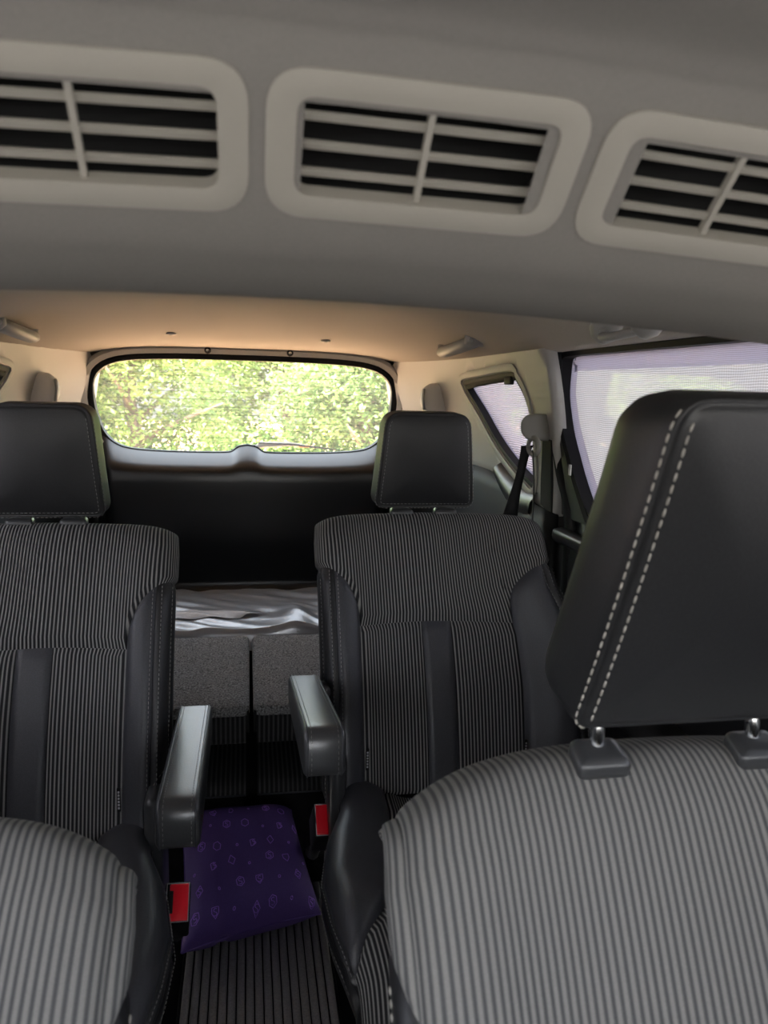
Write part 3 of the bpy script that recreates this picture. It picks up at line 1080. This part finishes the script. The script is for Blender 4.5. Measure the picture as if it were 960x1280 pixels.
    # headrest
    hx, hyb, hzb, hw_bot, hw_top, hh, dep, lean = head
    cut = .36 if front else .1
    hzb += hz
    oln = round_poly([(-hw_bot, 0), (hw_bot, 0), (hw_top, hh), (-hw_top, hh)], [hw_bot * .22, hw_bot * .22, hw_top * (.34 if front else .4), hw_top * (.34 if front else .4)], 8)
    oln = resample(oln, .012)
    def hm(a, bb, d):
        z = bb - cut * max(0, d) * smooth01((bb / hh - .45) / .5)
        y = d + .25 * (bb / hh - .45) ** 2 * .08
        return (hx * s + a, hyb + y * cos(lean) - z * sin(lean) , hzb + z * cos(lean) + y * sin(lean))
    ii = .010 if not front else .014
    rings = [(ii, .0), (ii - .004, .0035), (ii - .0045, .0015), (ii - .007, .004), (ii * .25, dep * .16), (.002, dep * .34), (0, dep * .52), (.002, dep * .7), (.010, dep * .88), (.024, dep)]
    V, F = pillow_body(oln, rings, hm, dome=.007 if not front else .010, front=(.96, .9, .8, .65, .45, .2))
    hr = mesh('headrest', V, F, 'leather', root)
    mb = MB()
    def ringpts(ins, d, keep):
        L = inset(oln, ins)
        k0 = min(range(len(L)), key=lambda i: (L[i][0] - 0) ** 2 + (L[i][1] - hh * .9) ** 2 if L[i][1] > hh * .5 else 9)
        L = L[k0:] + L[:k0]
        pts = []
        for q in L:
            if keep(q):
                pts.append(hm(q[0], q[1], d))
            elif pts:
                yield pts
                pts = []
        if pts:
            yield pts
    kp = (lambda q: q[1] < hh * (.95 if front else .90) and (not front or abs(q[0]) > .82 * (hw_bot + (hw_top - hw_bot) * q[1] / hh)))
    r_ = .0006 if not front else .0011
    for ins, d in ((ii + .0025, -.0022), (ii - .0085, .0050)):
        for pts in ringpts(ins, d, kp):
            if len(pts) > 2:
                stitches(mb, pts, .0055 if not front else .0065, .0025 if not front else .003, r_)
    mb.out('stitching', 'thread' if front else 'thread_dim', hr, kind='stuff')
    topv = 7.35
    for px in (-.079, .079) if front else (-.05, .05):
        b0 = Vector(hm(px, .0, dep * (.5 if not front else .3)))
        u = S.u_at(px * s + hx, 7)
        base = Vector(S.p(u, topv + .1, 0.0)) if not front else Vector(S.p(u, 6.92, 0))
        MB().tube([base + Vector((0, .0, -.03)), base.lerp(b0, .5), b0 + Vector((0, 0, .03))], .0065 if not front else .007, 14).out('post', 'chrome', hr, label='chrome post')
        # guide collar
        hl = round_poly([(-.026, -.019), (.026, -.019), (.023, .019), (-.023, .019)], .009, 4)
        sl = .35 if front else .2
        up_ = (b0 - base).normalized() if front else Vector((0, 0, 1))
        up_ = Vector((0, sin(-.30), cos(.30))) if front else up_
        rx_ = Vector((1, 0, 0)); fy_ = up_.cross(rx_)
        V, F = pillow_body(hl, [(.006, 0), (.002, .003), (0, .006), (0, .024)], lambda a, c, d, base=base: base + rx_ * a + fy_ * c + up_ * (.016 - d), dome=.001)
        mesh('post_guide', V, F, 'bezel', hr)
    # cushion
    if cush:
        cy, cz = 0.02, hz + .02
        TC = lambda q: (q[0] * s, cy - q[2] * 1.0, cz - q[1])
        cpy = [.03, .015, .004, 0, -.004, .000, .018, .060, .110, .150]
        cpz = [.02, .12, .23, .33, .42, .48, .515, .532, .530, .515]
        cwin = [win * .86, win * .92, win * 1.06, win * 1.13, win * 1.11, win * 1.06, win * 1.02, win, win * .97, win * .95]
        SS = Surf(cwin, [win * 1.05] * 10, [1, 1, 1, 1, 1, .8, .5, .3, .2, .2], TC, py=cpy, pz=cpz, drop=.006, corner=.02, c0=6.5)
        shell(SS, 'cushion', 'leather', root, lin(0, 9, 26), .1)
        ua, ub = SS.u_at(-.165), SS.u_at(.165)
        def vf(u):
            t = max(0, (abs(u) - abs(ua)) / (6.2 - abs(ua)))
            return 3.1 + 2.6 * min(1, t) ** .75
        spad(SS, 'cushion_centre', lin(ua, ub, 36), 0, vf, 24, cloth, root, flip=s < 0)
        for sg, q in ((-1, ua), (1, ub)):
            us = lin(-6.1, q, 20) if sg < 0 else lin(q, 6.1, 20)
            spad(SS, 'cushion_bolster', us, 0, vf, 34, 'leather_grey', root, puff=.007, seam=.02, flip=s < 0)
            us = lin(-6.45, -6.1, 4) if sg < 0 else lin(6.1, 6.45, 4)
            spad(SS, 'piping', us, 0, 5.8, 24, 'leather', root, puff=.004, seam=.004, flip=s < 0)
            us = lin(-8, -6.45, 10) if sg < 0 else lin(6.45, 8, 10)
            spad(SS, 'cushion_side', us, 0, 8.8, 30, 'leather', root, puff=.003, seam=.01, flip=s < 0)
            mb = MB()
            for uu in (5.98, 6.57):
                stitches(mb, [SS.p(sg * uu, v, .006) for v in lin(.1, 5.7, 70)], .005, .003, .0006)
            mb.out('stitching', 'thread_dim', root, kind='stuff')
        us = lin(-6.1, 6.1, 60)
        spad(SS, 'cushion_front', us, vf, 8.7, 20, cloth, root, flip=s < 0, edges=(1, 1, 1, 1))
        # plinth on the floor
        MB().box((0, cy - .24, (cz - .12) / 2), (win * 1.45, .40, cz - .12), bevel=.02).out('plinth', 'trim_dark', root)
    if arm:
        ax0, yr, zr, yf, zf, w, hgt = arm       # inner-side armrest: rear/top and front/top points
        d = Vector((0, yf - yr, zf - zr)); L = d.length; d.normalize()
        nrm = Vector((0, -d.z, d.y)) if d.y < 0 else Vector((0, d.z, -d.y))
        if nrm.z < 0: nrm = -nrm
        ol2 = round_poly([(0, -hgt * .8), (L, -hgt), (L + .008, 0), (0, 0)], [.02, .022, .034, .014], 8)
        ol2 = resample(ol2, .02)
        org = Vector((0, yr, zr))
        def amap(a, bb, dd):
            q = org + d * a + nrm * bb
            wv = 1.0
            return (ax0 + (dd - w / 2) * wv * 1.0, q.y, q.z)
        V, F = pillow_body(ol2, [(.007, .0), (.0045, .0008), (.0015, .003), (0, .007), (0, w - .007), (.0015, w - .003), (.0045, w - .0008), (.007, w)], amap, dome=.001, back_dome=.001)
        ar = mesh('armrest', V, F, 'leather_shiny', root)
        for ins, dd in ((.0015, .0055), (.0015, w - .0055)):
            lp = inset(ol2, ins - .002)
            MB().tube([amap(q[0], q[1], dd) for q in lp + lp[:1]], .0012, 6).out('armrest_piping', 'leather_grey', ar)
        mb = MB()
        for dd in (.011, w - .011):
            lp = inset(ol2, -.0006)
            pts = [amap(q[0], q[1], dd) for q in lp if q[1] > -hgt * .95 and (q[1] > -.03 or q[0] > L * .9)]
            stitches(mb, pts, .005, .003, .0005)
        mb.out('stitching', 'thread_dim', ar, kind='stuff')
        bracket = MB()
        bracket.tube([amap(.02, -hgt * .45, w * .5), (amap(.02, -hgt * .45, w)[0] + .03 * s, amap(.02, -hgt * .45, w)[1], amap(.02, -hgt * .45, w)[2])], .022, 14)
        bracket.out('armrest_pivot', 'bezel', root)
        # stitched oval round the pivot on the side of the back
        MB().box((-(win - .02) * s, -.02, hz - .02), (.03, .10, .26), bevel=.012).out('hinge_cover', 'bezel', root)
    if buckle:
        bx_, by_, bz_, tilt = buckle
        R = Matrix.Rotation(radians(tilt), 3, 'X') @ Matrix.Rotation(radians(4), 3, 'Y')
        c = Vector((bx_, by_, bz_))
        bk = MB().box(c, (.040, .064, .075), R, bevel=.004).out('buckle', 'rubber', root)
        MB().tube([c + R @ Vector((0, 0, -.03)), c + R @ Vector((0, .0, -.14)), c + R @ Vector((.01 * s, .04, -.24))], [(.012, .012)] * 3, 8).out('buckle_stalk', 'belt', root)
        MB().box(c + R @ Vector((-.002 * s, 0, .0375)), (.030, .056, .005), R, bevel=.002).out('release_button', 'red', bk, label='red release button')
        MB().box(c + R @ Vector((.0105 * s, 0, .0395)), (.007, .034, .004), R, bevel=.001).out('buckle_slot', 'cavity', bk)
        rim = [(-.0175, -.029), (.0175, -.029), (.0175, .029), (-.0175, .029)]
        MB().tube([c + R @ Vector((q[0], q[1], .0375)) for q in rim + rim[:1]], .0009, 6).out('buckle_rim', 'dust', bk)
    return root, S


wo2 = [.30, .305, .31, .303, .262, .252, .254, .256, .255, .25]
seatR, SR = seat('captain_seat', 'right second-row captain seat with ribbed cloth and black leather', 'second-row captain seats',
     .388, 1.365, 1, radians(24), .372, .246, wo2, None, 'stripe',
     (-.004, .262, .523, .114, .095, .215, .10, radians(5)),
     arm=(-.281, .07, .600, -.345, .678, .060, .072), buckle=(-.248, -.01, .322, 38))
seatL, SL_ = seat('captain_seat', 'left second-row captain seat, cut off by the left picture edge', 'second-row captain seats',
     -.381, 1.285, -1, radians(24), .366, .246, wo2, None, 'stripe',
     (.003, .262, .523, .114, .095, .225, .10, radians(5)),
     arm=(.286, .10, .570, -.285, .590, .060, .072), buckle=(.266, -.10, .298, 38))

wo1 = [.28, .28, .28, .28, .28, .275, .27, .262, .255, .25]
seatFR, SFR = seat('front_seat', 'right front seat close to the camera with tall black headrest', 'front seats',
     .388, .353, 1, radians(24), .313, .275, wo1, None, 'stripe_front',
     (.006, .235, .541, .122, .101, .319, .105, radians(18.5)), front=True, cush=True)
seatFL, SFL = seat('front_seat', 'left front seat at the lower left corner, leaning far back', 'front seats',
     -.372, .300, -1, radians(38), .338, .277, wo1, None, 'stripe_front',
     (-.01, .33, .47, .128, .108, .318, .12, radians(8)), front=True, cush=True)

# recliner lever beside the right second-row seat
lev = MB()
lp = [(.245, .02, .36), (.255, .02, .47), (.275, .02, .49), (.295, .015, .47), (.30, .0, .36)]
lev.tube([tuple(p) for p in crs(lp, 16)], .009, 8)
lev.out('recline_lever', 'bezel', seatR)

# ------------------------------------------------------------------ third row, folded flat
def folded(x0, x1, label):
    r = empty('folded_seat', ((x0 + x1) / 2, 1.66, .25), label, 'seat', 'third-row seats folded flat')
    w = (x1 - x0)
    ol = round_poly([(-w / 2, 0), (w / 2, 0), (w / 2, .455), (-w / 2, .455)], .022, 5)
    ol = resample(ol, .03)
    V, F = pillow_body(ol, [(.008, 0), (.002, .003), (0, .008), (0, .022)], lambda a, c, d: (a, .0 + c, .192 + .02 * (c / .48) - d), dome=.002)
    UV = [(p[0], p[1]) for p in V]
    mesh('back_carpet', V, F, 'carpet', r, label='grey carpeted back of the folded backrest')
    # striped padding below (the face of the backrest, turned down)
    us = lin(-w / 2 + .008, w / 2 - .008, 30)
    pr = [(.20, .172), (.02, .172), (.004, .165), (.0, .14), (.006, .115), (.03, .10), (.30, .095)]
    pr = [tuple(p) for p in crs(pr, 24)]
    V = [(u, p[0], p[1]) for p in pr for u in us]
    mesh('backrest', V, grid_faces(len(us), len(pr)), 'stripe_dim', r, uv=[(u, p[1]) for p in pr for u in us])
    # cushion under it
    pr = [(.40, .06), (.10, .05), (.0, .042), (-.035, .034), (-.05, .018), (-.052, .008)]
    pr = [tuple(p) for p in crs(pr, 24)]
    V = [(u, p[0], p[1]) for p in pr for u in us]
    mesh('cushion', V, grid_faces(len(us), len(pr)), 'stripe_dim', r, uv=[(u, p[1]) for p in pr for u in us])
    MB().tube([(us[0], -.053, .008), (0, -.054, .008), (us[-1], -.053, .008)], .0022, 6).out('cushion_piping', 'leather_grey', r)
    MB().box((0, .18, -.105), (w - .03, .28, .22), bevel=.01).out('seat_frame', 'floor', r)
    for px in (-w / 2 + .004, w / 2 - .004):
        MB().box((px, .16, .155), (.006, .32, .05), bevel=.002).out('edge_strip', 'rubber', r)


folded(-.575, .004, 'left part of the folded third-row bench, grey carpet back up')
folded(.012, .575, 'right part of the folded third-row bench, grey carpet back up')

# ------------------------------------------------------------------ silver cover sheet in the load bay
ps = empty('plastic_sheet', (0, 2.3, .34), 'crumpled shiny silver plastic cover lying behind the folded bench', 'cover')
rs = random.Random(3)
ph = [(rs.uniform(4, 30), rs.uniform(4, 40), rs.uniform(0, 6), rs.uniform(.0006, .0028)) for _ in range(16)]
def sheet_z(x, y):
    z = 0
    for a, bq, c, h in ph:
        z += h * abs(sin(a * x + bq * y + c + 2.0 * sin(3 * x + y * 5))) ** 1.5
    t = (x - .14) / .05
    z += .030 * math.exp(-t * t) * smooth01((.13 - y) / .2) * (.4 + .6 * smooth01((y + .2) / .14))
    fz = -.06 * smooth01((-.155 - y) / .02)
    return .115 + z + fz
v_, f_ = surf(lambda x, y: (x, y, sheet_z(x, y)), lin(-.55, .55, 120), lin(-.178, .28, 60))
mesh('sheet', v_, f_, 'silver', ps)
def flap(u, v):
    # pale lining turned over on the left
    xr = .075 - .10 * (1 - v)
    x = -.53 + (xr + .53) * u
    y = -.055 + .165 * v * (1 - .82 * u)
    return (x, y, sheet_z(x, y) + .004 + .006 * sin(pi * v) + .002 * sin(30 * u + 9 * v))
v_, f_ = surf(flap, lin(0, 1, 60), lin(0, 1, 16))
mesh('turned_flap', v_, f_, 'silver_back', ps, label='pale grey underside turned over')

# ------------------------------------------------------------------ purple pillow on the floor
pil = empty('throw_pillow', (0, 1.5, .12), 'purple printed throw pillow on the floor between the captain seats', 'pillow')
A, B_, C_, D_ = Vector((-.128, -.115, -.060)), Vector((.150, -.045, -.055)), Vector((.096, .135, .080)), Vector((-.148, .145, .075))
def pil_pt(a, c, side):
    s_, t_ = (a + 1) / 2, (c + 1) / 2
    pin = .06
    aa = a * (1 - pin * (1 - abs(a) ** 3) * 0 - pin * (1 - c * c) * abs(a) ** 4)
    cc = c * (1 - pin * (1 - a * a) * abs(c) ** 4)
    s_, t_ = (aa + 1) / 2, (cc + 1) / 2
    q = (A * (1 - s_) + B_ * s_) * (1 - t_) + (D_ * (1 - s_) + C_ * s_) * t_
    th = .095 * (max(0, (1 - a ** 4) * (1 - c ** 4))) ** .55 + .004 * sin(9 * a + 4 * c) * (1 - a * a) * (1 - c * c) \
        - .018 * math.exp(-((a + .42) / .08) ** 2) * smooth01((.2 - c) / .6)
    n = (B_ - A).cross(D_ - A).normalized()
    return q + n * th * side
g_ = [sin(t) for t in lin(-pi / 2, pi / 2, 41)]
V = [pil_pt(a, c, 1) for c in g_ for a in g_] + [pil_pt(a, c, -1) for c in g_ for a in g_]
F = grid_faces(41, 41)
mesh('cover', V, F + [tuple(i + 1681 for i in reversed(q)) for q in F], 'purple', pil)
ed = [(a, -1) for a in lin(-1, 1, 20)] + [(1, c) for c in lin(-1, 1, 20)] + [(-a, 1) for a in lin(-1, 1, 20)] + [(-1, -c) for c in lin(-1, 1, 20)]
MB().tube([pil_pt(a, c, 0) for a, c in ed], .0022, 6).out('seam', 'purple', pil)
# printed emblems: outlines of hexagons, diamonds, hearts and an S in some of them
EM = {
    'hex': [(cos(k * pi / 3 + pi / 6), sin(k * pi / 3 + pi / 6)) for k in range(7)],
    'dia': [(0, 1.15), (.85, 0), (0, -1.15), (-.85, 0), (0, 1.15)],
    'pent': [(-.8, .8), (.8, .8), (.8, -.1), (0, -1), (-.8, -.1), (-.8, .8)],
    'arrow': [(-.9, .7), (-.2, .7), (.2, 0), (-.2, -.7), (-.9, -.7), (-.9, .7)],
    'dot': [(cos(k * pi / 3) * .35, sin(k * pi / 3) * .35) for k in range(7)],
}
SS_ = [(.35, .45), (0, .6), (-.35, .42), (-.3, .12), (.3, -.12), (.35, -.42), (0, -.6), (-.35, -.45)]
mb = MB()
rp = random.Random(11)
def mark(shape, a0, c0, size, with_s):
    strokes = [EM[shape]] + ([SS_] if with_s else [])
    rot = rp.uniform(-.25, .25)
    for st in strokes:
        pts = []
        for i in range(len(st) - 1):
            for k in range(4):
                t = k / 4
                x = st[i][0] * (1 - t) + st[i + 1][0] * t
                y = st[i][1] * (1 - t) + st[i + 1][1] * t
                a, c = a0 + size * (x * cos(rot) - y * sin(rot)), c0 + size * 1.1 * (x * sin(rot) + y * cos(rot))
                pts.append((a, c))
        pts.append((a0 + size * (st[-1][0] * cos(rot) - st[-1][1] * sin(rot)), c0 + size * 1.1 * (st[-1][0] * sin(rot) + st[-1][1] * cos(rot))))
        V, W2 = [], .0008
        P3 = [pil_pt(min(.97, max(-.97, a)), min(.97, max(-.97, c)), 1) + Vector((0, -.0002, .0007)) for a, c in pts]
        for i, p in enumerate(P3):
            t = (P3[min(i + 1, len(P3) - 1)] - P3[max(i - 1, 0)])
            t = t.normalized() if t.length > 1e-7 else Vector((1, 0, 0))
            sd2 = t.cross(Vector((0, -.5, .8))).normalized()
            V += [p - sd2 * W2, p + sd2 * W2]
        mb.add(V, grid_faces(2, len(P3)))
kinds = ['hex', 'dia', 'pent', 'hex', 'arrow']
for j in range(6):
    for i in range(7):
        a0 = -.84 + i * .28 + (.14 if j % 2 else 0) * .6 + rp.uniform(-.03, .03)
        c0 = -.78 + j * .30 + rp.uniform(-.04, .04) - .08 * i * .3
        if abs(a0) > .9 or abs(c0) > .92:
            continue
        if (i + j) % 3 == 2:
            mark('dot', a0, c0, .05, False)
        else:
            mark(kinds[(i * 2 + j) % 5], a0, c0, .062, (i + j) % 3 == 0 or j < 2)
mb.out('printed_emblems', 'print', pil, smooth=False, kind='stuff', label='lilac printed emblems')

# ------------------------------------------------------------------ ribbed mat in the aisle
fm = empty('floor_mat', (.02, 1.25, .001), 'ribbed black rubber mat on the floor of the aisle', 'mat')
MB().box((0, 0, .003), (.30, .80, .006), bevel=.002).out('mat_base', 'rubber', fm)
for k in range(17):
    x = -.136 + k * .017
    MB().box((x, 0, .0085), (.0148, .78, .006), bevel=.002, seg=1).out('rib', 'mat', fm)

# ------------------------------------------------------------------ outside
gz = lambda x, y: (x, y, -.32 + .05 * sin(x * 1.3) * sin(y * .9))
gv, gf = surf(gz, lin(-24, 24, 25), lin(3.0, 34, 25))
mesh('ground', gv, gf, 'ground', kind='structure')
gv, gf = surf(gz, lin(-24, 24, 25), lin(-18, 3.0, 19))
mesh('paving', gv, gf, 'paving', kind='structure')
def bush(x, y, h, r, n, lm, name, label, group, z0=-.3, trunk=True, seed=0, leaf=.07):
    rr = random.Random(seed)
    o = empty(name, (x, y, z0), label, 'tree' if 'tree' in name else 'bush', group)
    V, F = [], []
    blobs = [(rr.uniform(-.6, .6) * r, rr.uniform(-.5, .5) * r, h * rr.uniform(.1, .95), r * rr.uniform(.28, .5)) for _ in range(26)]
    g = np.random.default_rng(seed)
    bl = np.array(blobs)[g.integers(0, len(blobs), n)]
    dr = g.normal(size=(n, 3)); dr /= np.linalg.norm(dr, axis=1)[:, None]
    c = bl[:, :3] + dr * (bl[:, 3] * g.uniform(.55, 1.0, n))[:, None]
    c[:, 2] = np.maximum(.05, c[:, 2])
    L = g.uniform(leaf * .6, leaf * 1.3, n)[:, None]
    d = g.uniform((-1, -1, -.8), (1, 1, .5), (n, 3)); d /= np.linalg.norm(d, axis=1)[:, None]
    sdv = np.cross(d, np.c_[g.uniform(-.4, .4, n), g.uniform(-.4, .4, n), np.ones(n)])
    sdv *= L * .34 / np.linalg.norm(sdv, axis=1)[:, None]
    nn = np.cross(d, sdv); nn *= L * .1 / np.linalg.norm(nn, axis=1)[:, None]
    V = np.stack([c, c + d * L * .45 + sdv + nn, c + d * L, c + d * L * .45 - sdv + nn], 1).reshape(-1, 3)
    k = np.arange(n)[:, None] * 4
    F = np.concatenate([k + np.array([[0, 1, 2]]), k + np.array([[0, 2, 3]])], 0).tolist()
    V = V.tolist()
    mesh('foliage', V, F, lm, o, smooth=False, kind='stuff')
    if trunk:
        t = MB()
        t.tube([(0, 0, -.1), (.05 * r, 0, h * .3), (-.04 * r, .05, h * .6), (.05, 0, h * .9)], [.10, .08, .06, .02], 8)
        for _ in range(8):
            zz = h * rr.uniform(.25, .8); a = rr.uniform(0, 2 * pi)
            t.tube([(0, 0, zz), (r * .4 * cos(a), r * .4 * sin(a), zz + h * .12), (r * .75 * cos(a), r * .75 * sin(a), zz + h * .2)], [.035, .02, .008], 6)
        t.out('trunk', 'bark', o)


spec = [(-3.4, 7.6, 2.1, 1.2, 'leaf_a', 'bush'), (-1.1, 7.9, 2.2, 1.2, 'leaf_a', 'bush'), (1.2, 7.7, 2.1, 1.2, 'leaf_b', 'bush'), (3.6, 7.9, 2.1, 1.2, 'leaf_a', 'bush'),
        (-6.2, 11.4, 2.9, 1.9, 'leaf_b', 'tree'), (-2.5, 10.9, 2.8, 1.8, 'leaf_c', 'tree'), (.5, 10.4, 2.6, 1.4, 'leaf_a', 'tree'), (3.6, 11.2, 2.9, 1.9, 'leaf_c', 'tree')]
wheres = ['at the far left of', 'left of centre in', 'right of centre in', 'at the right end of']
for i, (x, y, h, r, lm, nm) in enumerate(spec):
    bush(x, y, h, r, 24000, lm, 'leafy_' + nm,
         ('sunlit leafy green bush ' if nm == 'bush' else 'taller hazy tree behind the bushes ') + wheres[i % 4] + ' the rear window view', 'greenery behind the car', seed=20 + i, leaf=.06 if i < 4 else .085)
for i, (x, y, h, r, lm) in enumerate([(5.5, 2.4, 2.6, 1.3, 'leaf_c'), (5.8, 5.2, 3.4, 1.5, 'leaf_b'), (-5.5, 6.0, 3.2, 1.5, 'leaf_b'), (6.0, 0.4, 3.0, 1.3, 'leaf_c')]):
    bush(x, y, h, r, 3500, lm, 'leafy_bush', 'leafy bush seen faintly through the ' + ('left' if x < 0 else 'right') + ' side net shade, ' + ['nearest the rear door', 'behind the quarter window', 'left of the car', 'beside the front door'][i], 'greenery beside the car', seed=50 + i)
SC.world.cycles_visibility.camera = True
print('tris', sum(len(o.data.loop_triangles) if o.data.loop_triangles else sum(len(p.vertices) - 2 for p in o.data.polygons) for o in SC.objects if o.type == 'MESH'))
